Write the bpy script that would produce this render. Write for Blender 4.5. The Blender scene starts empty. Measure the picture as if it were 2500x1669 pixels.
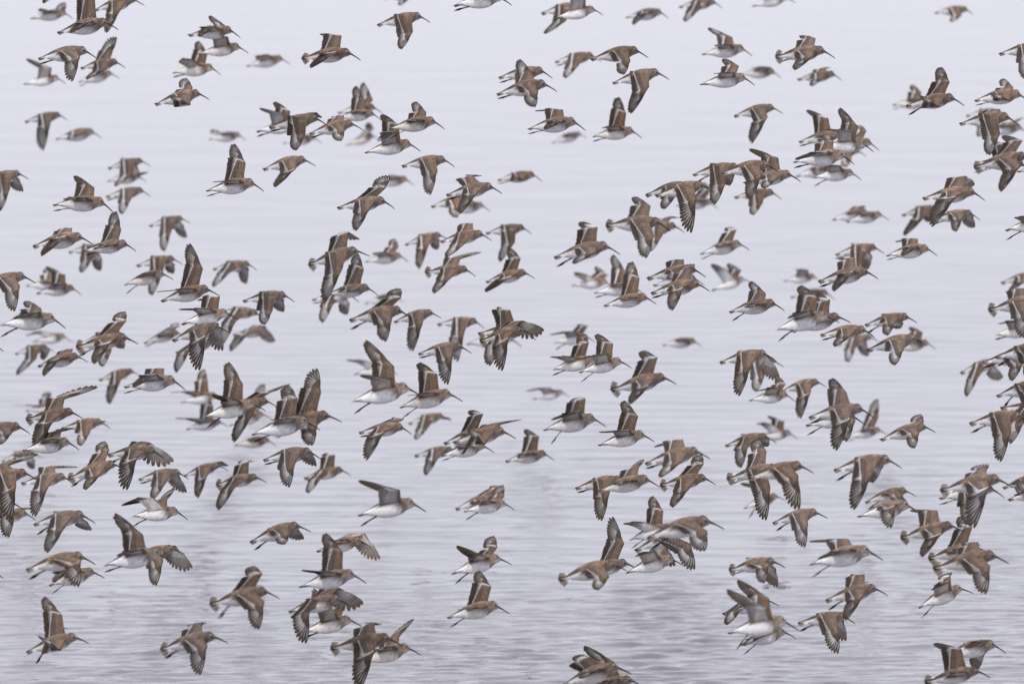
import bpy, math, random
import numpy as np

random.seed(11)
rng = np.random.default_rng(11)
SC = bpy.context.scene
COL = SC.collection

# ------------------------------------------------------------------ camera
CAM_H = 3.5
TILT = math.radians(3.055)               # camera looks slightly down on the water
cam_d = bpy.data.cameras.new('camera')
cam_d.lens = 400.0
cam_d.sensor_width = 36.0
cam_d.clip_end = 12000.0
cam_d.dof.use_dof = True
cam_d.dof.focus_distance = 37.8
cam_d.dof.aperture_fstop = 10.5
cam = bpy.data.objects.new('camera', cam_d)
COL.objects.link(cam)
cam.location = (0, 0, CAM_H)
cam.rotation_euler = (math.pi / 2 - TILT, 0, 0)
SC.camera = cam

# ------------------------------------------------------------------ sky and light
W = bpy.data.worlds.new('World')
SC.world = W
W.use_nodes = True
nt = W.node_tree
for n in list(nt.nodes):
    nt.nodes.remove(n)
wout = nt.nodes.new('ShaderNodeOutputWorld')
bg = nt.nodes.new('ShaderNodeBackground')
sky = nt.nodes.new('ShaderNodeTexSky')
sky.sky_type = 'NISHITA'
sky.sun_disc = False
SUN_EL, SUN_AZ = math.radians(52), math.radians(215)
sky.sun_elevation = SUN_EL
sky.sun_rotation = SUN_AZ
sky.dust_density = 4.0
mix = nt.nodes.new('ShaderNodeMix')
mix.data_type = 'RGBA'
mix.inputs[0].default_value = 0.93       # an even overcast layer over the clear sky
mix.inputs[7].default_value = (8.75, 8.6, 9.55, 1)
# cloud layer: a little brighter in the mist near the horizon than higher up
wtc = nt.nodes.new('ShaderNodeTexCoord')
wsep = nt.nodes.new('ShaderNodeSeparateXYZ')
wmr = nt.nodes.new('ShaderNodeValToRGB')
wmr.color_ramp.elements[0].position = 0.0
wmr.color_ramp.elements[0].color = (9.1 / 10, 9.1 / 10, 9.8 / 10, 1)
wmr.color_ramp.elements[1].position = 0.16
wmr.color_ramp.elements[1].color = (7.9 / 10, 7.95 / 10, 9.15 / 10, 1)
e_ = wmr.color_ramp.elements.new(0.04)
e_.color = (8.05 / 10, 8.1 / 10, 9.15 / 10, 1)
wsc = nt.nodes.new('ShaderNodeVectorMath')
wsc.operation = 'SCALE'
wsc.inputs['Scale'].default_value = 10.0
nt.links.new(wtc.outputs['Generated'], wsep.inputs[0])
nt.links.new(wsep.outputs[2], wmr.inputs[0])
nt.links.new(wmr.outputs[0], wsc.inputs[0])
nt.links.new(wsc.outputs[0], mix.inputs[7])
nt.links.new(sky.outputs[0], mix.inputs[6])
nt.links.new(mix.outputs[2], bg.inputs[0])
bg.inputs[1].default_value = 0.10
nt.links.new(bg.outputs[0], wout.inputs[0])

sun_d = bpy.data.lights.new('sun', 'SUN')
sun_d.energy = 1.5
sun_d.angle = math.radians(12)
sun_d.color = (1.0, 0.96, 0.9)
sun = bpy.data.objects.new('sun', sun_d)
COL.objects.link(sun)
sx = math.cos(SUN_EL) * math.sin(SUN_AZ)
sy = math.cos(SUN_EL) * math.cos(SUN_AZ)
from mathutils import Vector, Matrix
sun.rotation_euler = Vector((sx, sy, math.sin(SUN_EL))).to_track_quat('Z', 'Y').to_euler()

SC.view_settings.view_transform = 'Standard'
SC.view_settings.look = 'None'
SC.view_settings.exposure = 0.12
SC.view_settings.gamma = 1.0

# ------------------------------------------------------------------ materials
def new_mat(name):
    m = bpy.data.materials.new(name)
    m.use_nodes = True
    t = m.node_tree
    for n in list(t.nodes):
        t.nodes.remove(n)
    o = t.nodes.new('ShaderNodeOutputMaterial')
    p = t.nodes.new('ShaderNodeBsdfPrincipled')
    t.links.new(p.outputs[0], o.inputs[0])
    return m, t, p


def plumage(name, rough=0.75, scale=90.0, amount=0.35, trans=0.0, streak=(1, 1, 1), var=.13):
    """feather colours come from the plumage pattern laid on each feather; fine
    procedural mottling breaks them up"""
    m, t, p = new_mat(name)
    a = t.nodes.new('ShaderNodeAttribute')
    a.attribute_name = 'feather'
    tc = t.nodes.new('ShaderNodeTexCoord')
    v = t.nodes.new('ShaderNodeTexVoronoi')
    v.inputs['Scale'].default_value = scale
    n = t.nodes.new('ShaderNodeTexNoise')
    n.inputs['Scale'].default_value = 40
    mr = t.nodes.new('ShaderNodeMapRange')
    mr.inputs[1].default_value = 0.1
    mr.inputs[2].default_value = 0.75
    mr.inputs[3].default_value = 1 - amount
    mr.inputs[4].default_value = 1 + amount
    mr2 = t.nodes.new('ShaderNodeMapRange')
    mr2.inputs[1].default_value = 0.3
    mr2.inputs[2].default_value = 0.7
    mr2.inputs[3].default_value = 1 - var
    mr2.inputs[4].default_value = 1 + var
    mm = t.nodes.new('ShaderNodeMath')
    mm.operation = 'MULTIPLY'
    sc = t.nodes.new('ShaderNodeVectorMath')
    sc.operation = 'SCALE'
    t.links.new(tc.outputs['Object'], v.inputs['Vector'])
    mpg = t.nodes.new('ShaderNodeMapping')
    mpg.inputs['Scale'].default_value = streak
    t.links.new(tc.outputs['Object'], mpg.inputs[0])
    t.links.new(mpg.outputs[0], n.inputs['Vector'])
    t.links.new(v.outputs['Distance'], mr.inputs[0])
    t.links.new(n.outputs[0], mr2.inputs[0])
    t.links.new(mr.outputs[0], mm.inputs[0])
    t.links.new(mr2.outputs[0], mm.inputs[1])
    t.links.new(a.outputs['Color'], sc.inputs[0])
    t.links.new(mm.outputs[0], sc.inputs['Scale'])
    t.links.new(sc.outputs[0], p.inputs['Base Color'])
    p.inputs['Roughness'].default_value = rough
    p.inputs['Specular IOR Level'].default_value = 0.25
    if trans > 0:                                   # thin feathers let skylight through
        tr = t.nodes.new('ShaderNodeBsdfTranslucent')
        mx = t.nodes.new('ShaderNodeMixShader')
        mx.inputs[0].default_value = trans
        t.links.new(sc.outputs[0], tr.inputs['Color'])
        t.links.new(p.outputs[0], mx.inputs[1])
        t.links.new(tr.outputs[0], mx.inputs[2])
        t.links.new(mx.outputs[0], [n for n in t.nodes if n.type == 'OUTPUT_MATERIAL'][0].inputs[0])
    return m


M_BODY = plumage('body_plumage', 0.85, 300.0, 0.12, 0.0, (1.8, 5, 7), .17)
M_WING = plumage('wing_plumage', 0.65, 260.0, 0.22, 0.45)
M_TAIL = plumage('tail_plumage', 0.7, 60.0, 0.10, 0.3)


def plain(name, col, rough, var=0.15):
    m, t, p = new_mat(name)
    n = t.nodes.new('ShaderNodeTexNoise')
    n.inputs['Scale'].default_value = 120
    r = t.nodes.new('ShaderNodeValToRGB')
    r.color_ramp.elements[0].color = [c * (1 - var) for c in col] + [1]
    r.color_ramp.elements[1].color = [c * (1 + var) for c in col] + [1]
    t.links.new(n.outputs[0], r.inputs[0])
    t.links.new(r.outputs[0], p.inputs['Base Color'])
    p.inputs['Roughness'].default_value = rough
    return m


M_BILL = plain('dark_horn', (0.022, 0.02, 0.022), 0.4)
M_EYE = plain('dark_eye', (0.012, 0.008, 0.006), 0.08)

# water
M_WATER, t, p = new_mat('rippled_water')
p.inputs['Base Color'].default_value = (0.19, 0.18, 0.185, 1)
p.inputs['Roughness'].default_value = 0.06
p.inputs['IOR'].default_value = 1.333
tc = t.nodes.new('ShaderNodeTexCoord')


def math_node(op, a, b=None, clamp=False):
    n = t.nodes.new('ShaderNodeMath')
    n.operation = op
    n.use_clamp = clamp
    for k, x in enumerate((a, b)):
        if x is None:
            continue
        if isinstance(x, (int, float)):
            n.inputs[k].default_value = x
        else:
            t.links.new(x, n.inputs[k])
    return n.outputs[0]


sep = t.nodes.new('ShaderNodeSeparateXYZ')
t.links.new(tc.outputs['Object'], sep.inputs[0])


def noise(sx, sy, detail, rot=0.0, dist=0.25):
    mp = t.nodes.new('ShaderNodeMapping')
    mp.inputs['Scale'].default_value = (sx, sy, 1)
    mp.inputs['Rotation'].default_value = (0, 0, rot)
    n = t.nodes.new('ShaderNodeTexNoise')
    n.inputs['Scale'].default_value = 1.0
    n.inputs['Detail'].default_value = detail
    n.inputs['Distortion'].default_value = dist
    t.links.new(tc.outputs['Object'], mp.inputs[0])
    t.links.new(mp.outputs[0], n.inputs['Vector'])
    return n.outputs[0]


def ripple(sx, sy, detail, dist, prev=None, rot=0.0):
    b = t.nodes.new('ShaderNodeBump')
    b.inputs['Strength'].default_value = 1.0
    b.inputs['Distance'].default_value = dist
    t.links.new(noise(sx, sy, detail, rot), b.inputs['Height'])
    if prev:
        t.links.new(prev.outputs[0], b.inputs['Normal'])
    return b


b1 = ripple(0.7, 0.5, 3, 0.022, None, 0.15)
t.links.new(b1.outputs[0], p.inputs['Normal'])

# ------------------------------------------------------------------ mesh helpers
class MB:
    def __init__(s):
        s.v, s.f, s.c = [], [], []
        s.n = 0

    def add(s, V, F, C):
        """V (k,3), F list/array of quads or tris, C (k,3) or (3,)"""
        V = np.asarray(V, float)
        C = np.asarray(C, float)
        if C.ndim == 1:
            C = np.tile(C, (len(V), 1))
        s.v.append(V)
        s.c.append(C)
        s.f += (np.asarray(F) + s.n).tolist() if len(F) else []
        s.n += len(V)

    def build(s, name, mat, parent=None, smooth=True):
        me = bpy.data.meshes.new(name)
        V = np.concatenate(s.v)
        me.from_pydata(V.tolist(), [], s.f)
        ca = me.color_attributes.new('feather', 'FLOAT_COLOR', 'POINT')
        C = np.concatenate(s.c)
        C4 = np.ones((len(C), 4))
        C4[:, :3] = C
        ca.data.foreach_set('color', C4.ravel())
        me.materials.append(mat)
        if smooth:
            me.polygons.foreach_set('use_smooth', [True] * len(me.polygons))
        me.update()
        o = bpy.data.objects.new(name, me)
        COL.objects.link(o)
        if parent:
            o.parent = parent
        return o


def grid_faces(nr, nc, wrap=False):
    F = []
    for i in range(nr - 1):
        for j in range(nc if wrap else nc - 1):
            k = (j + 1) % nc
            F.append((i * nc + j, i * nc + k, (i + 1) * nc + k, (i + 1) * nc + j))
    return F


def unit(v):
    return v / (np.linalg.norm(v) + 1e-9)


def tube(mb, P, R, C, seg=8):
    P = [np.asarray(q, float) for q in P]
    rows, cols = [], []
    for i, q in enumerate(P):
        d = unit(P[min(i + 1, len(P) - 1)] - P[max(i - 1, 0)])
        a = unit(np.cross(d, (0.1, 0.2, 1.0)))
        b = np.cross(d, a)
        for k in range(seg):
            th = 2 * math.pi * k / seg
            rows.append(q + R[i] * (math.cos(th) * a + math.sin(th) * b))
            cols.append(C[i] if isinstance(C, list) else C)
    F = grid_faces(len(P), seg, True)
    nv = len(P) * seg
    rows += [P[0], P[-1]]
    cols += [cols[0], cols[-1]]
    F = [list(f) for f in F]
    F0 = np.array(F)
    mb.add(rows, F0, cols)
    base = mb.n - len(rows)
    for k in range(seg):
        mb.f.append([base + nv, base + (k + 1) % seg, base + k])
        mb.f.append([base + nv + 1, base + (len(P) - 1) * seg + k, base + (len(P) - 1) * seg + (k + 1) % seg])


# ------------------------------------------------------------------ setting
def water():
    """one sheet to the horizon; the shallow water under the flock carries modelled wavelets"""
    xs = np.concatenate([[-6000, -1500, -300, -60, -15, -6], np.arange(-3.6, 3.6001, .026), [6, 15, 60, 300, 1500, 6000]])
    ys = [-300, -20, 10, 25, 33]
    y, st = 36.0, .017
    while y < 100:
        ys.append(y)
        y += st * (1 + max(0, y - 50) * .05)
    ys = np.array(ys + [115, 140, 180, 300, 800, 2500, 10000])
    X, Y = np.meshgrid(xs, ys)
    Z = np.zeros_like(X)
    r = np.random.default_rng(5)
    # slow patches of stronger and weaker ripple
    amp = np.zeros_like(X)
    for k in range(14):
        amp += np.sin(X * r.normal(0, 1.3) + Y * r.normal(0, .55) + r.uniform(0, 6.3))
    amp = np.clip(.95 + amp * .10, .45, 1.5)
    # rougher lanes added to imitate dark reflections: x, half width, near, far, strength
    wob = .05 * np.sin(Y * 1.9) + .035 * np.sin(Y * 5.1 + 1)
    lane = np.zeros_like(X)
    for (lx, lw, y0, y1, am) in [(-1.34, .14, 40, 56, 1.3), (-2.2, .20, 45, 58, .7), (-1.27, .08, 50, 60, .6), (-.79, .045, 38.5, 43.5, 1.6),
                                 (.60, .19, 40.0, 48, 1.4), (1.70, .08, 48, 55, 1.0), (.08, .10, 46, 57, .5), (1.15, .25, 39, 46, .4)]:
        gx = np.clip(1 - ((X - lx - wob * .6) / (lw * 1.35)) ** 2, 0, 1)
        gy = np.clip(1 - ((Y - (y0 + y1) / 2) / ((y1 - y0) / 2)) ** 2, 0, 1) ** .7
        lane += am * gx * gy
    near = np.clip((56 - Y) / 14, 0, 1.2)
    # wavelets running towards the viewer, crests lying across the view
    for k in range(120):
        short = k < 92
        lam = .085 + .19 * r.random() ** 1.6 if short else .3 + .4 * r.random()
        th = r.normal(0, .50 if short else .35)
        kk = 2 * math.pi / lam
        a = .0016 * lam * r.uniform(.4, 1)
        ph = kk * (X * math.sin(th) + Y * math.cos(th)) + r.uniform(0, 6.3)
        ph += 1.2 * np.sin(X * r.normal(0, 2.6) + Y * r.normal(0, .8) + r.uniform(0, 6))
        if short:
            g = amp * (.45 + 2.6 * near + 2.8 * lane) * np.clip((80 - Y) / 22, 0, 1)
            g = g * (.5 + .5 * np.sin(X * r.normal(0, 3.0) + Y * r.normal(0, 1.5) + r.uniform(0, 6)))
        else:
            g = .7
        Z += a * np.sin(ph + .65 * np.sin(ph)) * g      # steeper towards the viewer
    edge = np.clip((3.6 - np.abs(X)) / .5, 0, 1) * np.clip((Y - 35.9) / 1.0, 0, 1) * np.clip((95 - Y) / 35, 0, 1)
    Z *= edge
    nr, nc = X.shape
    V = np.stack([X, Y, Z], -1).reshape(-1, 3)
    idx = np.arange(nr * nc).reshape(nr, nc)
    F = np.stack([idx[:-1, :-1], idx[:-1, 1:], idx[1:, 1:], idx[1:, :-1]], -1).reshape(-1, 4)
    me = bpy.data.meshes.new('water')
    me.vertices.add(len(V))
    me.vertices.foreach_set('co', V.ravel())
    me.loops.add(F.size)
    me.loops.foreach_set('vertex_index', F.ravel().astype(np.int32))
    me.polygons.add(len(F))
    me.polygons.foreach_set('loop_start', (np.arange(len(F)) * 4).astype(np.int32))
    me.polygons.foreach_set('use_smooth', [True] * len(F))
    me.update(calc_edges=True)
    me.materials.append(M_WATER)
    o = bpy.data.objects.new('water', me)
    COL.objects.link(o)
    o['kind'] = 'structure'
    print('water faces', len(F))


water()

# ------------------------------------------------------------------ the birds
RIGHT = np.array((1.0, 0, 0))
UP = np.array((0, math.sin(TILT), math.cos(TILT)))
FWD = np.array((0, math.cos(TILT), -math.sin(TILT)))
BASIS = np.stack([RIGHT, UP, -FWD])           # rows: x right, y up, n towards the viewer

BROWN = np.array((0.200, 0.144, 0.108))
DARK = np.array((0.056, 0.041, 0.033))
MIDB = np.array((0.105, 0.078, 0.062))
PALE = np.array((0.46, 0.41, 0.38))
WHITE = np.array((0.86, 0.84, 0.825))
GREY = np.array((0.80, 0.77, 0.75))
FACE = np.array((0.175, 0.137, 0.115))

# x, top, bottom, half width     (1.0 = tail tip to bill tip)
PROFILE = [
    (.055, .030, .016, .008), (.09, .046, .010, .020), (.13, .066, .004, .030), (.17, .088, -.002, .038), (.22, .116, -.012, .048), (.28, .150, -.026, .060),
    (.35, .183, -.042, .078), (.42, .207, -.050, .092), (.49, .225, -.048, .100), (.56, .233, -.036, .098),
    (.62, .233, -.016, .086), (.665, .230, .010, .069), (.695, .224, .034, .054), (.72, .226, .052, .050),
    (.745, .229, .062, .052), (.77, .224, .072, .051), (.79, .208, .080, .046), (.808, .184, .088, .036), (.824, .158, .096, .024), (.838, .140, .104, .014)]


def body_color(x, s, jit):
    """s = sin of the angle round the ring: 1 back, -1 belly"""
    if x < .30:
        c = MIDB * .8 if s > .7 else WHITE
        if .5 < s <= .7:
            c = (MIDB + WHITE) / 2
        if x < .12 and s > .2:
            c = MIDB * 1.6
    elif x < .56:
        lim = .32
        c = BROWN * .88 if s > lim else (WHITE if s < lim - .25 else (BROWN + WHITE) / 2)
    elif x < .725:
        k = min(1, (x - .56) / .08)
        front = FACE * 1.25
        bel = WHITE * (1 - k) + (front * .85 + PALE * .15) * k
        c = BROWN if s > .25 else (bel if s < -.1 else (BROWN + bel) / 2)
        if s < -.55 and x < .64:
            c = WHITE
        if x > .69 and s < -.5:
            c = PALE * .7
    else:
        if s > .78:
            c = FACE * .62                                    # dark cap
        elif s > .50:
            c = FACE * (1.0 if x < .77 else 1.9)              # pale line over the eye
        elif s > .15:
            c = FACE * 1.1 if x < .765 else (PALE * .55 if x < .795 else FACE * .55)   # pale eye ring, dusky lores
        elif s > -.5:
            c = FACE * 1.35
        else:
            c = PALE * 1.25
    if .34 < x < .69 and s > .2:                      # scaly mantle
        c = c * (1.5 if rng.random() < .3 else .92)
    elif .60 < x < .73 and s > -.7:                   # streaked breast
        c = c * (.68 if rng.random() < .4 else 1.12)
    return np.minimum(c * jit, .88)


def feather_sheet(mb, base, d, side, nrm, L, w, ctop, cbot, hi, blunt=False):
    """one flight feather with thickness; ctop(v, u) gives the vane colour"""
    vs = (0, .22, .5, .72, .88, .96, 1.0)
    hw = (.5, .9, 1, 1, .96, .80, .45) if blunt else (.35, .85, 1, 1, .90, .66, .18)
    us = (-1, -.45, 0, .45, 1) if hi else (-1, 0, 1)
    V, C, V2, C2 = [], [], [], []
    for v, h in zip(vs, hw):
        for u in us:
            q = base + d * (v * L) + side * (u * h * w + (0 if blunt else .022 * v * v)) + nrm * (.004 * (1 - u * u) - .006 * v * v)
            V.append(q)
            V2.append(q - nrm * .004)
            C.append(ctop(v, u))
            C2.append(cbot(v, u))
    F = grid_faces(len(vs), len(us))
    mb.add(V, F, C)
    mb.add(V2, [f[::-1] for f in F], C2)


def make_wing(S, Wr, T, back, near, hi, tone, name, parent):
    """flight feathers and coverts of one wing as a single plumage mesh"""
    mb = MB()
    arm, hand = Wr - S, T - Wr
    a = unit(arm)
    h = unit(hand)
    Lh = max(np.linalg.norm(hand), .40)
    sgn = 1 if near else -1

    def topn(span, c):
        nn = np.cross(c, span) * sgn
        return nn
    c0 = back
    span_all = unit(T - S + 1e-4)
    nrm = topn(span_all, c0)
    ln = np.linalg.norm(nrm)
    if ln < .25:                                     # hand lies almost along the body: keep the wing level
        nrm = nrm + np.array((0, .4, 0))
    nrm = unit(nrm)
    na = topn(a, c0)
    na = unit(na) if np.linalg.norm(na) > .3 else nrm
    if np.dot(na, nrm) < -.2:
        na = nrm
    bone = .26
    tip_end = Wr + hand * bone

    inn = unit(c0 + .40 * h + .06 * a)
    drooped = near and Wr[1] < S[1] - .03 and T[1] > Wr[1] + .03 and T[0] < Wr[0] - .05
    if drooped:                                      # hand flexed back under the body, upper side shows
        inn = unit(c0 * .7 + unit(S - Wr) * .8)
        nrm = unit(np.cross(inn, h))
        if nrm[2] < 0:
            nrm = -nrm
    elif np.dot(h, c0) < -.3:
        if T[1] > Wr[1] - .04:                       # hand reaches forward, wing seen almost edge on
            inn = unit(c0 * .42 + a * .3 + np.array((0, 0, .9 * sgn)))
        else:
            inn = unit(c0 * .7 + np.array((0, -.8, 0)))
        nrm = unit(np.cross(inn, h) * sgn)
    ain = unit(c0 + .30 * h + .06 * a) if not (drooped or np.dot(h, c0) < -.3) else c0
    fan = math.acos(max(-1, min(1, float(np.dot(h, inn)))))

    if np.linalg.norm(hand[:2]) < .30 and not drooped:   # hand foreshortened: wrist forms a peak
        ain = unit(c0 - .55 * a * (1 - np.linalg.norm(hand[:2]) / .34))

    def arm_dir(t):                                  # t = 1 at the wrist
        return unit((c0 - .20 * a) * (1 - t) + ain * t)

    def prim_dir(t):                                 # t = 0 outermost, 1 innermost
        t = t ** .85
        v = h * (1 - t) + inn * t
        if np.linalg.norm(v) < .3:
            v = v + a * .5
        return unit(v)

    # --- primaries, outermost lies on top seen from below
    lens = [.74, .765, .755, .72, .675, .63, .59, .56, .54, .53]
    for i in range(10):
        t = i / 9
        d = prim_dir(t)
        base = Wr + hand * bone * (1 - t)
        L = Lh * lens[i] * (1 + rng.normal(0, .012))
        nn = unit(nrm * (1 - t * .5) + na * t * .5)
        side = unit(np.cross(nn, d))
        if np.dot(side, inn) < 0:
            side = -side
        w = max(.024 + .008 * t, .64 * L * .85 * fan / 9)
        inner = t

        def ct(v, u, inner=inner):
            c = DARK * (1.35 + .9 * inner)
            if u > .2 and v < .80:                    # pale inner vane
                c = PALE * (.25 + .70 * inner)
            if abs(u) < .1:
                c = WHITE * .68 if v < .78 else MIDB * 1.3
            if inner > .28 and v < .52 and u > -.6:
                c = WHITE * (.72 + .26 * inner)
            if v > .9:
                c = MIDB * .8
            return c * tone

        def cb(v, u):
            c = GREY * .95 if v < .5 else (PALE * .9 if v < .8 else MIDB * 3.0)
            return np.minimum(c * (1.12 if abs(u) > .8 else 1) * tone, .85)
        feather_sheet(mb, base - nrm * (.0016 * (9 - i)), d, side, nn, L, w, ct, cb, hi)
    # --- secondaries and tertials
    ns = 11
    for i in range(ns):
        t = i / (ns - 1)                              # 0 at wrist, 1 at the body
        d = arm_dir(1 - t)
        base = Wr + (S - Wr) * t * .96
        L = .285 + .012 * rng.random() + (.02 * max(0, t - .65) / .35)
        side = unit(np.cross(na, d))
        if np.dot(side, -a) < 0:
            side = -side
        terr = t > .8

        def ct(v, u, terr=terr):
            if terr:
                c = MIDB * 1.1 if abs(u) < .6 else BROWN * 1.5
            else:
                c = DARK * 1.35
                if v < .63:
                    c = WHITE * .85
                if v > .97 or (u > .8 and v > .6):
                    c = PALE * .7
            return c * tone

        def cb(v, u):
            return GREY * (.95 if v < .75 else .72) * tone
        feather_sheet(mb, base - na * (.0016 * (3 + t * 4)) + d * .01, d, side, na, L, .027, ct, cb, hi, True)
    # --- coverts above and below, wrapped over the leading edge
    st, dirs, wid, nor, kk = [], [], [], [], []
    for k in range(15):
        t = k / 14
        st.append(S + arm * t)
        dirs.append(arm_dir(t))
        wid.append(.272 - .100 * t + (.004 if k % 2 else -.004))
        nor.append(na)
        kk.append(0)
    for k in range(1, 10):
        t = k / 9
        st.append(Wr + hand * t * .52)
        dirs.append(prim_dir(max(0, 1 - t * 1.05)))
        wid.append(.172 * (1 - t) ** .8 + .012 + (.003 if k % 2 else -.003))
        nor.append(unit(nrm * t + na * (1 - t)))
        kk.append(t)
    rows = 11
    for top in (True, False):
        V, C = [], []
        for si, (p0, d, w, nn, q) in enumerate(zip(st, dirs, wid, nor, kk)):
            for r in range(rows):
                f = r / (rows - 1)
                bulge = (.019 * math.sin(math.pi * min(1, f * .62 + .12)) - .006) * (1 - .6 * q)
                ww = w if top else w * .95
                V.append(p0 - d * .012 + d * (f * ww) + nn * ((bulge + .003) if top else -(bulge * .3 + .0185)))
                if top:
                    j = rng.uniform(.80, 1.22)
                    c = BROWN * 1.22 * j if f < .55 else MIDB * 1.5 * j
                    if q > .25:
                        c = DARK * 2.0 * j
                    if f > (.92 if hi else .84):
                        c = WHITE * rng.uniform(.92, 1.14) if q < .16 else (PALE * .6 if q < .3 else c)
                    if f < .1:
                        c = MIDB * 1.1
                    if .1 < f < .9:                    # rows of coverts with pale fringes
                        c = c * (1.75 if (r + si) % 2 == 0 else .72)
                else:
                    c = WHITE * .92 if f > .2 else BROWN * 2.0
                    if q > .5:
                        c = GREY * .85
                C.append(c * tone)
        F = grid_faces(len(st), rows)
        mb.add(V, F, C)
    o = mb.build(name, M_WING, parent)
    return o


GROUP = 'sandpipers of the flock flying over the water'


def make_bird(rec):
    (blur, roll, leg), P, loc, size, ang, yaw = rec['code'], rec['P'], rec['loc'], rec['size'], rec['ang'], rec['yaw']
    root = bpy.data.objects.new('sandpiper', None)
    root.empty_display_size = .05
    COL.objects.link(root)
    root.location = loc
    root['label'] = rec['label']
    root['category'] = 'bird'
    root['group'] = GROUP
    hi = blur <= 1
    tone = rec['tone']
    cr, sr = math.cos(roll), math.sin(roll)
    ca, sa = math.cos(ang), math.sin(ang)
    cy, sy_ = math.cos(yaw), math.sin(yaw)

    def pose(V):
        """canonical bird -> rolled, yawed, pitched frame (still in bird lengths)"""
        V = np.atleast_2d(np.asarray(V, float))
        x, y, n = V[:, 0] - .5, V[:, 1], V[:, 2]
        y, n = y * cr - n * sr, y * sr + n * cr          # positive roll leans the back to the viewer
        x, n = x * cy - n * sy_, x * sy_ + n * cy
        x, y = x * ca - y * sa, x * sa + y * ca
        return np.stack([x, y, n], 1)

    def world(mb):
        for k in range(len(mb.v)):
            mb.v[k] = (mb.v[k] * size) @ BASIS

    # ---- body: torso, neck, head, wing arms and legs in one mesh
    b = MB()
    seg = 16 if hi else 12
    V, C = [], []
    plump = rec['plump']
    for (x, top, bot, hw) in PROFILE:
        cyy, hh = (top + bot) / 2, (top - bot) / 2
        if x < .72:
            hw = hw * plump
            hh = hh * (1 + (plump - 1) * .5)
        for k in range(seg):
            th = 2 * math.pi * k / seg
            s = math.sin(th)
            V.append((x, cyy + hh * s, hw * math.cos(th) * (1 - .12 * max(0, s))))
            C.append(body_color(x, s, tone * (rng.uniform(.84, 1.16) if s > .2 else 1.08)))
    F = grid_faces(len(PROFILE), seg, True)
    b.add(pose(V), F, C)
    nb = (len(PROFILE) - 1) * seg
    b.f.append(list(range(seg))[::-1])
    b.f.append([nb + k for k in range(seg)])
    # legs
    black = np.array((.02, .019, .02))
    if leg < 0:
        pass
    else:
        ft = {0: (.015, .012), 1: (.035, -.085), 2: (.055, -.155), 3: (.13, -.22)}[leg]
        ft = (ft[0] + rng.normal(0, .008), ft[1] + rng.normal(0, .008))
        for s in (-1, 1):
            fx, fy = ft[0] + .012 * s, ft[1] + .006 * s
            hip = (.31, -.012, .02 * s)
            if leg == 0:
                pts = [(.26, .0, .018 * s), (.16, .008, .014 * s), (.085, .012, .014 * s), (.04, .012, .014 * s), (fx, fy, .014 * s)]
            else:
                kx, ky = hip[0] + (fx - hip[0]) * .55, hip[1] + (fy - hip[1]) * .50
                pts = [hip, ((hip[0] + kx) / 2, (hip[1] + ky) / 2 + .004, .02 * s), (kx, ky, .02 * s),
                       (kx + (fx - kx) * .35, ky + (fy - ky) * .4, .02 * s), (fx, fy, .02 * s)]
            tube(b, pose(pts), [.007, .0052, .0065, .0115, .003], black, 6)

    # ---- wings
    back = pose([(-.5 + .5, 0, 0)])[0] - pose([(.5 + .5, 0, 0)])[0]
    back = unit(back)
    wings = []
    for near in (True, False):
        sgn = 1 if near else -1
        S = pose([(.635, .160, .062 * plump * sgn)])[0]
        w2, t2 = (P['nw'], P['nt']) if near else (P['fw'], P['ft'])
        if w2 is None:
            # folded out of sight or pointing along the line of sight
            if near:
                w3 = S + unit(np.array((.25, .12 - .5 * sr, .9))) * .17
                t3 = w3 + unit(np.array((-.9, .02, .35))) * .34
                w3 = w3 if rec['other'] else w3
            else:
                w3 = S + unit(np.array((.15, -.10 + .2 * sr, -1.0))) * .24
                t3 = w3 + unit(np.array((-.45, -.12, -.9))) * .46
        else:
            La, Lh = .25, .53
            dw = np.array(w2) - S[:2]
            r = np.linalg.norm(dw)
            lim = .33
            if r > lim:
                dw *= lim / r
                r = lim
            zz = math.sqrt(max(0.0, La * La - r * r))
            w3 = np.array((S[0] + dw[0], S[1] + dw[1], S[2] + sgn * zz))
            dt = np.array(t2) - w3[:2]
            r = np.linalg.norm(dt)
            if r > .62:
                dt *= .62 / r
                r = .62
            zz = math.sqrt(max(0.0, Lh * Lh - r * r)) * .8
            t3 = np.array((w3[0] + dt[0], w3[1] + dt[1], w3[2] + sgn * zz))
        # the arm belongs to the continuous body
        tube(b, [S + (S - w3) * .12, (S + w3) / 2, w3, w3 + (t3 - w3) * .25, w3 + (t3 - w3) * .5],
             [.022, .013, .0105, .007, .003],
             [BROWN * tone, BROWN * tone, MIDB * tone, MIDB * tone, DARK * tone], 7)
        wings.append((S, w3, t3, near))
    world(b)
    b.build('body', M_BODY, root)
    for (S, w3, t3, near) in wings:
        o = make_wing(S, w3, t3, back, near, hi, tone, 'wing_feathers', root)
        me = o.data
        co = np.empty(len(me.vertices) * 3)
        me.vertices.foreach_get('co', co)
        co = (co.reshape(-1, 3) * size) @ BASIS
        me.vertices.foreach_set('co', co.ravel())
        me.update()

    # ---- tail
    tl = MB()
    spread = math.radians(rec['spread'])
    order = [0, -1, 1, -2, 2, -3, 3, -4, 4, -5, 5]
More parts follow.
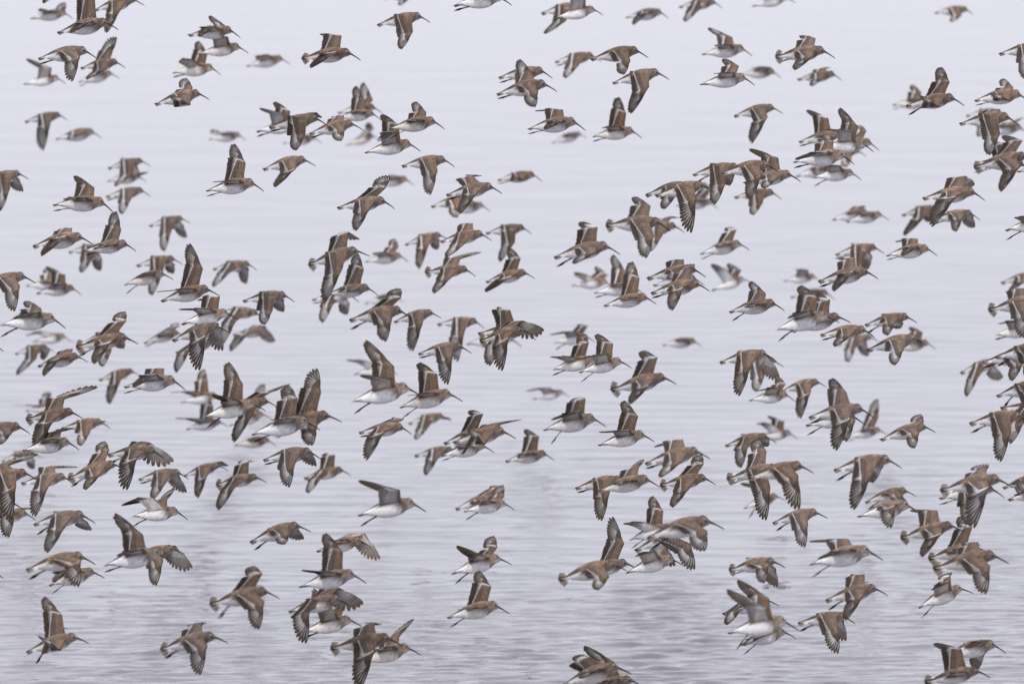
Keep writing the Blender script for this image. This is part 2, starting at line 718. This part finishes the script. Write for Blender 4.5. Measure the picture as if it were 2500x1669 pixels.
    for k in order:
        a = spread * k / 5
        L = .205 - .005 * abs(k)
        base = np.array((.205, .062 - .003 * abs(k), .0055 * k))
        tilt = rec['tailtilt']
        d = np.array((-math.cos(a), -math.sin(a) * math.sin(tilt) - .27, math.sin(a) * math.cos(tilt)))
        d = unit(d)
        side = unit(np.array((0, -math.sin(tilt), math.cos(tilt))))
        nn = unit(np.cross(side, -d))
        if nn[1] < 0:
            nn = -nn
        vs, hw = (0, .3, .6, .85, .97, 1), (.5, 1, 1, .85, .5, .1)
        us = (-1, 0, 1)
        A, CA, B2, CB = [], [], [], []
        for v, hh in zip(vs, hw):
            for u in us:
                q = base + d * (v * L) + side * (u * hh * .017) - nn * (.0012 * abs(k))
                A.append(q)
                B2.append(q - nn * .003)
                if abs(k) <= 1:
                    c = DARK * 1.4
                else:
                    c = MIDB * 1.5 if (u == 0 or v > .9) else PALE * .75
                if v < .35 and abs(k) > 1:
                    c = WHITE
                CA.append(c * tone)
                CB.append(GREY * (1.1 if v < .8 else .8) * tone)
        F = grid_faces(6, 3)
        tl.add(pose(A), F, CA)
        tl.add(pose(B2), [f[::-1] for f in F], CB)
    world(tl)
    tl.build('tail_feathers', M_TAIL, root)

    # ---- bill, slightly down-curved
    bl = MB()
    pts = pose([(.822, .128, 0), (.86, .105, 0), (.90, .078, 0), (.94, .049, 0), (.975, .021, 0), (1.0, -.002, 0)])
    tube(bl, pts, [.019, .0135, .0105, .009, .0075, .004], (.02, .02, .02), 8)
    world(bl)
    bl.build('bill', M_BILL, root)
    # ---- eyes
    for s in (-1, 1):
        e = MB()
        c = np.array((.785, .162, .0415 * s))
        V, F = [], []
        for i in range(5):
            ph = math.pi * i / 4
            for k in range(8):
                th = 2 * math.pi * k / 8
                V.append(c + .0155 * np.array((math.sin(ph) * math.cos(th), math.sin(ph) * math.sin(th), .8 * math.cos(ph))))
        F = grid_faces(5, 8, True)
        e.add(pose(V), F, (.01, .01, .01))
        world(e)
        e.build('eye', M_EYE, root)


def twig():
    D = 46.7
    x0 = (1863 - 1250) * PXU * D
    mb = MB()
    tube(mb, [(0, 0, .004), (.02, .02, .006), (.045, .03, .012), (.075, .05, .010), (.105, .06, .016), (.118, .07, .012)],
         [.0012, .0022, .0026, .0022, .0016, .0007], (.09, .07, .05), 6)
    tube(mb, [(.05, .032, .011), (.07, .02, .006), (.095, .0, .004)], [.0016, .0012, .0006], (.09, .07, .05), 5)
    o = mb.build('twig', M_TAIL)
    o.location = (x0, D, 0)
    o['label'] = 'thin brown twig on the water below the sandpiper whose two wings are lowered'
    o['category'] = 'twig'


# one line per bird, read off the flock: softness, bank, legs, bill tip, tail tip,
# near wrist, near wingtip, far wrist, far wingtip
DATA = """2 -.5 0 179,47 73,47 122,29 105,21 157,29 158,2
0 1 0 290,74 138,81 227,53 176,82 230,-3 201,-52
1 1 0 353,14 228,26 294,26 263,82 - -
0 1 1 237,144 91,144 196,138 181,199 - -
1 1 0 307,167 195,167 259,170 213,195 271,131 284,87
3 0 1 292,192 189,202 - - - -
2 -1 0 161,205 56,207 126,167 65,141 - -
2 1 0 166,295 59,298 123,304 107,371 - -
3 0 0 249,338 135,341 195,329 173,341 - -
0 1 0 512,244 376,256 465,256 421,240 468,213 453,186
2 -.5 1 540,184 418,179 471,146 452,148 505,131 484,97
1 1 0 70,438 -46,444 24,462 3,517 46,438 55,465
2 1 0 368,406 262,411 322,426 283,456 341,423 362,417
3 0 0 359,446 259,443 - - - -
1 1 0 195,-46 91,-46 146,-12 106,11 - -
1 1 0 587,93 458,87 525,65 491,91 558,70 512,33
1 -1 0 607,131 482,134 556,91 500,91 - -
3 0 0 709,158 599,163 655,134 631,146 - -
0 1.5 0 881,148 734,144 823,128 759,167 832,88 785,78
1 1 0 1051,56 919,62 1007,79 981,122 - -
2 0 0 1033,-12 938,0 996,0 979,14 - -
0 1 1 800,307 655,312 744,329 725,368 771,275 785,283
1 -1 1 747,322 623,322 695,280 636,262 707,271 671,245
3 0 0 786,350 689,351 - - - -
1 1 1 887,318 753,327 841,319 835,344 838,283 820,280
1 -.5 0 931,294 820,289 890,274 847,275 890,249 871,207
2 .5 0 934,278 823,277 - - 909,243 888,198
3 -.5 0 929,341 844,356 912,313 902,298 - -
1 -.5 0 1027,370 888,374 969,322 926,344 972,304 934,275
0 0 2 1086,316 947,316 1036,294 999,295 1039,274 1016,243
0 0 1 645,468 500,467 588,441 523,443 598,398 573,348
1 1 0 771,406 640,414 722,411 672,458 - -
3 0 0 602,344 508,341 - - 531,322 522,313
3 0 0 1011,453 911,450 - - 972,432 960,423
0 -1 1 1250,14 1105,15 1189,-18 1140,-46 - -
1 -1 0 1473,38 1353,46 1429,-6 1396,-43 - -
2 1 0 1435,30 1320,34 1381,52 1330,85 - -
1 1 1 1349,192 1215,190 - - - -
0 1 1 1360,224 1210,231 1312,225 1307,262 1300,183 1271,140
2 1 1 1469,152 1353,152 1411,161 1381,192 - -
0 0 1 1430,319 1286,316 1375,295 1332,316 1373,268 1309,266
3 0 0 1435,338 1346,350 - - - -
1 1 0 1111,408 979,406 1067,417 1052,476 - -
2 .5 1 1324,443 1213,440 1277,441 1259,429 - -
0 1 0 1583,142 1440,146 1537,149 1523,183 - -
1 1 0 1634,195 1493,204 1583,213 1541,280 - -
1 -.5 1 1568,338 1443,335 1513,309 1473,312 1528,274 1513,234
2 0 0 1633,46 1526,44 1583,30 1546,62 - -
2 1 0 1764,21 1656,18 1704,27 1672,55 - -
2 -1 0 1942,8 1834,17 1881,-18 1850,-46 - -
2 -.5 0 1837,138 1712,134 1784,110 1747,113 1787,91 1730,64
0 -.5 0 1843,209 1707,208 1793,179 1744,179 1803,161 1773,138
3 0 0 1907,192 1805,183 1881,166 1835,164 - -
1 1 0 1912,278 1790,284 1872,286 1835,353 - -
1 1 0 1955,444 1814,447 1893,438 1866,459 1899,386 1831,360
0 1 0 1902,421 1759,424 1858,426 1831,490 - -
1 1 2 1826,426 1689,427 1771,447 1745,500 1793,426 1784,450
0 1.5 1 2039,143 1890,141 1983,138 1939,172 1990,94 1964,81
2 1 0 2056,197 1945,195 2007,192 1981,211 2016,167 2031,161
1 1 1 2074,347 1948,347 2040,335 2016,341 2021,289 1973,265
1 -1 0 2134,372 2001,362 2080,322 2016,313 2094,301 2054,260
2 0 0 2147,368 2022,359 - - 2115,319 2106,303
3 1 0 2116,383 2007,383 2077,389 2065,408 - -
0 -.5 1 2086,402 1934,397 2021,370 1940,389 2034,345 2010,335
2 -1 2 2103,440 1983,435 2051,405 2013,408 - -
3 0 0 2062,426 1940,432 2013,408 1992,426 - -
3 1 0 2378,38 2281,32 2345,40 2322,55 - -
0 1 2 2355,259 2209,259 2290,262 2250,243 2317,201 2302,160
3 0 1 2284,268 2177,257 - - 2249,225 2234,204
0 1 0 2582,137 2437,132 2521,143 2503,195 - -
1 .5 1 2515,251 2377,246 2463,246 2424,237 2474,213 2456,187
0 1 0 2488,306 2340,303 2439,329 2415,380 2442,268 2411,269
3 1 0 2463,292 2357,283 2415,307 2389,335 - -
3 0 0 2512,329 2399,322 - - 2481,298 2503,283
0 1.5 1 2533,398 2375,411 2488,405 2442,468 2495,344 2457,325
1 1 1 2518,423 2380,398 - - 2454,353 2433,350
1 0 0 2621,426 2481,420 - - - -
0 0 1 278,520 126,501 213,484 164,487 228,458 183,424
2 1 1 368,480 257,481 319,488 301,523 - -
0 1 0 227,597 78,602 164,576 105,624 173,557 155,560
0 .5 1 333,614 202,613 280,598 234,607 294,561 283,513
2 .5 0 271,622 166,616 225,634 202,666 249,634 245,660
2 1 0 465,546 363,552 417,567 403,614 447,549 456,579
2 1 0 446,646 332,649 392,689 373,722 426,646 423,666
1 -.5 2 424,683 300,697 383,662 335,678 - -
0 1 0 537,723 391,735 475,704 383,709 496,646 464,592
0 1 0 88,692 -58,701 49,698 40,759 - -
2 .5 0 199,720 88,716 164,692 122,706 158,671 113,648
3 0 0 170,713 62,698 - - 128,671 117,653
0 -1 2 161,802 -5,795 99,762 40,777 97,753 65,730
3 -.5 0 176,835 78,835 106,808 64,818 - -
0 1.5 2 338,840 183,850 275,832 234,887 307,783 304,757
2 1 1 456,823 350,838 - - 438,795 432,786
0 -1 2 582,781 440,792 514,753 436,751 535,724 485,729
0 1 0 560,812 418,832 503,817 490,904 531,789 544,853
1 1 0 720,738 591,735 664,759 648,792 692,732 692,759
2 1 0 646,783 531,762 573,786 546,841 - -
2 1 0 668,823 567,817 607,814 561,861 646,795 672,832
2 1 0 628,660 518,657 561,665 522,701 607,656 601,692
0 1 0 964,510 821,508 902,510 871,564 941,458 952,426
0 1.5 0 904,626 750,649 835,656 795,738 850,567 877,581
2 0 0 998,640 890,640 941,616 917,621 972,601 964,580
1 .5 0 923,721 795,719 865,710 832,712 888,653 874,616
2 .5 1 877,738 760,732 814,741 789,788 853,741 847,767
0 1 2 1007,778 850,782 956,780 944,832 978,726 978,701
3 0 0 987,738 890,741 - - - -
1 1 0 1078,777 960,786 1031,789 1007,864 - -
1 1 1 1226,473 1087,477 1165,470 1125,522 1153,430 1178,425
2 1 0 1168,500 1051,505 1122,503 1118,531 - -
3 0 0 1198,517 1092,516 - - - -
2 1 0 1098,586 987,598 1046,598 1025,656 1073,586 1069,607
1 1 0 1201,588 1073,590 1134,595 1090,628 1153,546 1128,546
2 1 0 1299,572 1184,570 1256,592 1222,640 - -
1 1.5 0 1161,675 1035,665 1101,677 1061,716 1122,631 1175,613
1 1 0 1306,680 1184,689 1250,674 1183,715 1270,631 1250,604
0 1 2 1514,621 1350,629 1454,616 1402,642 1457,555 1423,537
3 -.5 0 1499,704 1394,698 1432,671 1408,662 1484,671 1457,648
2 -.5 1 1572,719 1448,716 - - 1528,665 1499,619
2 1 0 1183,802 1066,792 1133,811 1118,886 - -
0 1.5 0 1301,817 1169,835 1241,823 1224,926 1274,783 1328,804
1 1 0 1308,830 1165,814 1213,847 1197,893 1244,757 1210,762
3 0 0 1274,847 1136,841 - - - -
2 -1 2 1454,836 1350,838 1405,809 1321,818 1435,795 1417,789
0 1 0 1744,470 1598,479 1698,485 1689,569 - -
1 1 0 1711,470 1574,477 1650,476 1621,510 - -
3 0 0 1753,510 1650,503 - - 1741,458 1723,443
0 1.5 0 1637,565 1476,552 1595,576 1578,630 1587,503 1555,475
2 1 0 1672,568 1543,570 1613,580 1589,613 1638,531 1663,528
2 1 0 1908,487 1791,482 1860,497 1838,525 - -
2 0 1 1831,611 1707,621 1780,595 1747,599 1797,561 1787,551
1 .5 0 1603,743 1472,747 1552,726 1516,729 1560,680 1546,636
1 1 0 1724,677 1577,680 1665,668 1634,680 1668,634 1638,640
0 1 1 1733,711 1587,716 1668,701 1641,757 1686,662 1698,641
2 0 0 1720,697 1593,698 - - - -
3 -1 0 1837,691 1736,710 1771,656 1738,642 1809,659 1780,640
3 -.5 0 2006,689 1911,687 1972,659 1942,656 - -
0 .5 2 1916,759 1778,762 1866,741 1820,748 1869,716 1838,683
3 0 0 1714,847 1616,843 - - - -
0 -1 2 2050,788 1889,809 1980,756 1925,774 1995,726 1958,692
0 1 0 2078,788 1931,808 - - 2025,732 2001,713
3 0 0 2039,732 1928,726 - - - -
0 1 1 2145,681 1995,688 2083,662 2034,710 2086,631 2062,628
2 1 1 2160,620 2037,622 2104,649 2088,687 2129,628 2121,656
1 0 1 2289,625 2161,625 2238,601 2202,624 2240,583 2191,587
3 0 0 2138,534 2031,537 - - 2113,503 2077,510
2 0 0 2171,538 2065,543 - - - -
2 1 0 2308,522 2200,526 2256,531 2205,580 2281,519 2272,540
0 1 0 2405,490 2250,485 2332,479 2275,555 2357,430 2381,447
1 1 1 2394,538 2272,537 2348,531 2332,565 2375,525 2383,554
0 -1 2 2594,561 2451,563 2518,528 2480,531 - -
2 1 0 2551,686 2442,691 2503,683 2463,713 - -
0 1.5 0 2567,750 2410,759 2509,762 2497,823 2503,704 2469,710
2 -1 1 2545,820 2424,820 2488,783 2437,788 - -
1 1 2 2240,789 2109,794 2183,786 2165,817 2205,789 2199,800
1 1 1 2136,824 2001,818 2077,817 2037,844 - -
3 1 0 2147,835 2043,841 2089,847 2071,884 2116,838 2123,868
2 -.5 0 2285,852 2177,853 - - 2252,811 2226,795
0 1 0 2263,843 2113,856 2203,853 2183,889 - -
0 0 0 9,858 -137,858 - - - -
2 1 0 134,859 35,864 88,876 40,918 122,855 106,878
1 1 0 216,884 90,894 149,873 110,916 176,852 152,858
2 .5 0 319,831 195,840 271,861 254,894 304,831 301,849
2 1 0 344,918 240,928 295,928 269,989 - -
0 0 1 453,952 300,945 383,913 329,943 398,900 359,911
0 1.5 0 203,1022 61,1025 131,1025 91,1101 155,973 237,943
3 0 0 158,1007 61,1004 76,989 35,986 122,970 122,955
0 1 0 74,1059 -70,1062 29,1056 9,1081 - -
1 1 0 270,1046 148,1046 219,1056 201,1086 252,1028 260,1028
0 -.5 0 194,1098 52,1101 - - 146,1053 179,1042
2 1 0 103,1116 2,1126 - - 85,1123 82,1144
0 1 0 91,1172 -55,1177 40,1183 30,1269 18,1135 91,1107
1 1 0 183,1182 50,1180 117,1189 88,1262 131,1141 190,1138
0 1.5 2 309,1146 164,1170 249,1153 213,1192 265,1098 254,1074
0 1 2 402,1121 260,1110 335,1116 313,1197 362,1080 424,1124
1 1 1 462,1170 336,1170 405,1177 377,1217 435,1159 455,1200
1 1 0 558,1148 446,1162 506,1159 485,1215 541,1126 557,1135
0 -1 2 459,1269 316,1262 377,1218 295,1232 405,1220 424,1189
0 1 0 58,1244 -85,1247 37,1250 24,1311 - -
1 0 0 88,1270 -40,1272 - - 61,1241 103,1244
2 0 0 558,1043 453,1048 475,1019 429,1019 520,989 506,958
2 -.5 0 548,980 440,983 475,955 417,955 505,922 499,900
2 1 0 548,846 427,861 459,855 432,910 - -
0 -1 2 649,1003 493,1021 585,977 522,958 591,937 558,881
1 1 0 677,993 549,1004 616,1013 573,1081 658,958 709,935
2 0 0 664,1022 558,1040 - - 655,964 646,935
0 1.5 2 835,1030 664,1048 774,1037 766,1083 782,958 775,897
0 -.5 1 782,1050 611,1062 - - 725,964 704,938
2 0 0 675,1089 570,1088 - - - -
1 1 1 786,1122 640,1123 719,1132 709,1186 759,1101 772,1135
2 1 0 858,1161 741,1168 785,1165 753,1203 817,1110 792,1106
1 1.5 0 652,1178 525,1185 576,1186 534,1246 607,1126 620,1124
0 -1 2 1031,968 852,984 958,925 883,910 960,894 894,827
3 -.5 0 972,916 862,914 890,879 847,875 - -
1 1 1 1006,1061 874,1056 938,1053 890,1135 985,1022 969,1022
0 -1 2 1042,1250 870,1259 975,1196 877,1167 - -
0 -.5 2 1130,980 973,996 1061,958 1000,961 1066,913 1025,881
2 1 0 1101,1028 996,1034 1043,1046 1017,1072 1092,1019 1104,1021
1 1 1 1152,863 1019,864 1104,870 1095,938 - -
1 -.5 1 1475,894 1344,905 1396,870 1346,867 1438,831 1429,814
0 -.5 2 1542,898 1411,910 1484,864 1423,870 1496,831 1460,812
0 1 3 1260,1071 1104,1080 1183,1083 1146,1053 1222,1034 1274,1021
1 1 0 1213,1068 1081,1083 - - 1180,1007 1153,998
1 0 1 1207,1105 1076,1113 1149,1083 1116,1078 - -
2 1 0 1125,1113 1010,1113 1070,1116 1041,1159 - -
2 .5 0 1354,1124 1232,1126 1299,1104 1268,1115 1315,1065 1286,1045
3 -1 0 1391,969 1299,975 1341,946 1280,954 - -
0 -.5 3 1481,1042 1323,1051 1417,1004 1347,1022 1428,973 1402,980
1 -1 2 1257,1245 1130,1249 1195,1220 1159,1229 1230,1211 1229,1182
2 1 0 1235,1229 1110,1243 1183,1226 1156,1235 1222,1189 1207,1182
0 1 1 1542,1189 1402,1192 1487,1202 1470,1270 - -
0 -.5 0 1599,1079 1458,1088 1537,1050 1461,1053 1558,1010 1526,975
0 .5 0 1611,1189 1458,1199 1543,1171 1501,1179 1558,1141 1574,1118
0 1.5 0 1653,938 1488,954 1586,937 1539,983 1604,873 1575,852
0 1 0 1896,882 1755,885 1832,894 1805,967 1878,870 1904,920
2 1 0 1914,896 1793,900 1866,916 1847,955 - -
1 -.5 0 1942,980 1827,978 1905,946 1850,951 1917,937 1905,919
1 1 0 2019,945 1905,955 1978,955 1952,1031 - -
3 -.5 0 1948,1072 1847,1068 1881,1034 1849,1030 1914,1028 1878,1013
1 1 0 1896,1081 1768,1088 1826,1086 1809,1141 1878,1074 1876,1088
0 1.5 1 1923,1156 1772,1171 1879,1189 1872,1270 1870,1101 1853,1069
0 1 0 1987,1155 1825,1168 1946,1159 1952,1240 - -
2 0 3 1919,1222 1814,1241 - - 1866,1186 1808,1177
0 1 1 1734,1120 1572,1132 1662,1126 1612,1162 1666,1074 1601,1088
0 1.5 0 1748,1183 1609,1186 1682,1189 1641,1237 1717,1132 1714,1107
0 1 2 2573,867 2427,873 2530,885 2512,922 - -
2 1 0 2457,894 2343,911 2390,916 2360,969 2427,891 2451,920
1 1 1 2533,885 2396,885 2497,885 2469,928 - -
0 1 3 2573,955 2430,967 2536,977 2518,1022 - -
0 1 2 2518,1036 2364,1034 2466,1053 2443,1127 - -
1 1 0 2594,1031 2439,995 2488,1037 2466,1083 - -
0 1 1 2134,1019 1972,1019 2074,1019 2042,1099 2066,958 2037,919
0 0 2 2114,1038 1964,1039 2086,1025 2066,1075 - -
2 0 1 2167,1062 2068,1068 - - 2150,1004 2145,973
1 1 0 2286,1056 2147,1074 2241,1056 2230,1091 2255,1028 2252,1008
0 1 2 2202,1143 2033,1148 2126,1159 2086,1244 2157,1135 2135,1177
1 1 2 2237,1211 2110,1226 2199,1205 2215,1232 - -
0 -.5 0 2247,1253 2092,1262 2183,1232 2174,1284 - -
0 1.5 0 2472,1189 2293,1199 2410,1186 2378,1288 2408,1147 2418,1130
0 0 1 2453,1215 2290,1217 2381,1220 2366,1281 - -
1 1 0 2573,1180 2446,1191 2503,1180 2497,1205 - -
0 0 0 2603,1217 2459,1220 2518,1205 2484,1189 - -
0 1 2 234,1277 79,1280 160,1283 119,1347 213,1274 222,1292
0 0 0 9,1412 -134,1409 - - - -
0 1 2 234,1378 61,1391 198,1365 198,1426 - -
0 0 2 256,1411 117,1429 170,1387 137,1417 - -
0 -.5 1 421,1373 249,1382 350,1338 292,1352 347,1305 281,1250
0 1 0 452,1353 307,1375 398,1368 385,1425 426,1332 470,1385
0 1 3 218,1570 62,1592 149,1584 105,1554 149,1496 108,1454
0 1.5 2 558,1569 388,1587 506,1572 493,1641 490,1524 500,1517
0 1 2 760,1298 608,1324 706,1302 698,1323 725,1289 741,1314
0 .5 0 906,1335 771,1346 847,1314 820,1321 890,1302 929,1362
0 -.5 0 895,1423 728,1434 823,1396 739,1385 835,1344 795,1298
-1 1.5 3 683,1461 509,1477 645,1466 636,1531 639,1399 620,1379
0 .5 2 859,1481 702,1493 754,1490 750,1569 826,1435 887,1471
0 -1 1 886,1530 734,1545 821,1496 768,1432 839,1481 814,1451
0 1.5 0 982,1576 804,1584 914,1584 883,1679 911,1524 932,1522
0 -.5 0 1028,1598 874,1618 960,1575 920,1583 972,1554 1010,1508
0 -1 2 1250,1378 1099,1402 1187,1358 1116,1326 1213,1335 1206,1306
0 0 2 1244,1498 1089,1508 1180,1481 1119,1482 1198,1432 1171,1391
-1 1.5 0 1533,1394 1361,1417 1485,1405 1460,1434 - -
0 1 0 1558,1390 1415,1402 - - 1537,1292 1498,1260
0 1 0 1571,1676 1418,1691 1510,1654 1461,1670 1498,1615 1426,1573
0 .5 0 1543,1645 1370,1673 1461,1630 1422,1648 1437,1603 1417,1595
-1 1 2 1769,1291 1577,1314 1724,1295 1720,1339 - -
1 -.5 2 1665,1302 1533,1319 1571,1274 1525,1272 1618,1247 1595,1209
0 1 0 1698,1314 1548,1344 1689,1329 1697,1387 - -
0 -.5 0 1669,1380 1526,1399 1598,1344 1555,1352 1625,1329 1650,1378
0 1.5 1 1918,1385 1777,1393 1876,1375 1864,1419 1893,1387 1901,1430
-1 -1 3 1951,1539 1773,1546 1872,1484 1764,1428 1876,1460 1805,1413
0 -.5 2 1943,1557 1805,1575 1860,1551 1817,1571 - -
0 1 0 1902,1478 1762,1499 1811,1484 1774,1522 - -
0 1 2 2021,1265 1884,1277 1970,1277 1964,1332 - -
-1 -.5 2 2157,1368 1973,1379 2074,1338 1998,1359 2071,1317 1977,1317
0 1 2 2168,1453 2013,1466 2106,1451 2063,1510 2110,1402 2077,1408
0 1 2 2088,1522 1946,1521 2045,1533 2046,1591 2059,1511 2069,1563
0 1.5 0 2354,1298 2196,1315 2297,1298 2249,1356 2288,1247 2227,1241
-1 1.5 0 2463,1375 2275,1390 2413,1381 2404,1443 2387,1324 2396,1329
0 1.5 0 2415,1350 2264,1365 2345,1338 2305,1343 2372,1286 2351,1256
0 -.5 2 2377,1448 2240,1484 2317,1417 2275,1435 2320,1405 2326,1395
0 0 0 2457,1594 2302,1600 2411,1560 2360,1574 2405,1594 2393,1633
0 1.5 0 2418,1653 2255,1667 2361,1639 2320,1633 2346,1584 2285,1566"""

recs = []
for line in DATA.strip().splitlines():
    q = line.split()
    pt = [None if s == '-' else tuple(float(z) for z in s.split(',')) for s in q[3:]]
    recs.append(dict(blur=int(q[0]), roll=float(q[1]), leg=int(q[2]), bill=pt[0], tail=pt[1],
                     nw=pt[2], nt=pt[3], fw=pt[4], ft=pt[5]))

RANGE = {-1: (32.9, 33.8), 0: (34.0, 38.6), 1: (39.6, 43.5), 2: (45.5, 50.5), 3: (53, 59)}
PXU = 3.6e-5
A_TOP = TILT - 834.5 * PXU
twig()
for i, r in enumerate(recs):
    bx, by = r['bill']
    tx, ty = r['tail']
    L = math.hypot(bx - tx, by - ty)
    lo, hi = RANGE[r['blur']]
    d = min(hi, max(lo, 5420.0 / L))
    low = max([by, ty] + [p[1] for p in (r['nt'], r['ft']) if p]) + 18
    dw = CAM_H / math.tan(A_TOP + low * PXU)           # where the sight line meets the water
    d = min(d, dw * .93)
    d += rng.uniform(-.25, .25)
    mx, my = (bx + tx) / 2, (by + ty) / 2
    X = (mx - 1250) * PXU * d
    Yv = -(my - 834.5) * PXU * d
    loc = RIGHT * X + UP * Yv + FWD * d + np.array((0, 0, CAM_H))
    r['d'] = d
    r['Lpx'] = L
    r['mid'] = (mx, my)

    def loc2(p):
        return None if p is None else ((p[0] - mx) / L, -(p[1] - my) / L)
    r['P'] = dict(nw=loc2(r['nw']), nt=loc2(r['nt']), fw=loc2(r['fw']), ft=loc2(r['ft']))
    r['loc'] = tuple(loc)
    r['size'] = L * PXU * d
    r['ang'] = math.atan2(-(by - ty), bx - tx)
    r['yaw'] = math.radians(rng.uniform(-7, 7))
    hue = rng.uniform(-1, 1)
    r['tone'] = rng.uniform(.84, 1.16) * np.array((1 + .035 * hue, 1.0, 1 - .05 * hue))
    r['plump'] = rng.uniform(.95, 1.06)
    r['other'] = r['fw'] is not None
    sp = r['roll'] >= 1.4
    r['spread'] = rng.uniform(30, 40) if sp else rng.uniform(7, 14)
    r['tailtilt'] = rng.uniform(.5, .9) if sp else rng.uniform(.1, .4)
    r['code'] = (r['blur'], math.radians(r['roll'] * 19 + 3 + rng.uniform(-3, 3)), r['leg'])

# ---- labels: look first, then the place in the flock
def wing_word(r, w, t):
    if r[t] is None:
        return None
    dx = (r[t][0] - r['mid'][0]) / r['Lpx']
    dy = -(r[t][1] - r['mid'][1]) / r['Lpx']
    if dy > .42:
        return 'raised high'
    if dy > .22:
        return 'raised'
    if dy < -.3:
        return 'beating down'
    if dy < -.12:
        return 'lowered'
    return 'swept back' if dx < .05 else 'reaching forward'


ROWS = ['top', 'upper', 'middle', 'lower', 'bottom']
COLS = ['far-left', 'left', 'centre', 'right', 'far-right']
ORD = ['first', 'second', 'third', 'fourth', 'fifth', 'sixth', 'seventh', 'eighth', 'ninth']
for r in recs:
    mx, my = r['mid']
    r['cell'] = COLS[max(0, min(4, int(mx // 500)))] + ' ' + ROWS[max(0, min(4, int(my // 334)))]
    s = {-1: 'near soft', 0: 'sharp', 1: 'slightly soft', 2: 'blurred', 3: 'faint blurred'}[r['blur']]
    n, f = wing_word(r, 'nw', 'nt'), wing_word(r, 'fw', 'ft')
    if n and f:
        w = 'near wing ' + n + ', far wing ' + f
    elif n:
        w = 'near wing ' + n
    elif f:
        w = 'far wing ' + f
    else:
        w = 'wings hidden'
    r['look'] = s + ' sandpiper, ' + w
groups = {}
for r in recs:
    groups.setdefault((r['look'], r['cell']), []).append(r)
for (look, cell), g in groups.items():
    if len(g) == 1:
        g[0]['label'] = look + ', ' + cell
    else:
        g.sort(key=lambda r: r['mid'][0])
        for k, r in enumerate(g):
            r['label'] = look + ', ' + (('left' if k == 0 else 'right') if len(g) == 2 else ORD[k]) + ' one, ' + cell
            if len(g) > 2:
                r['label'] = look + ', ' + ORD[k] + ' from left, ' + cell

for r in recs:
    make_bird(r)
print('birds', len(recs), 'labels', len(set(r['label'] for r in recs)), max(len(r['label'].split()) for r in recs))
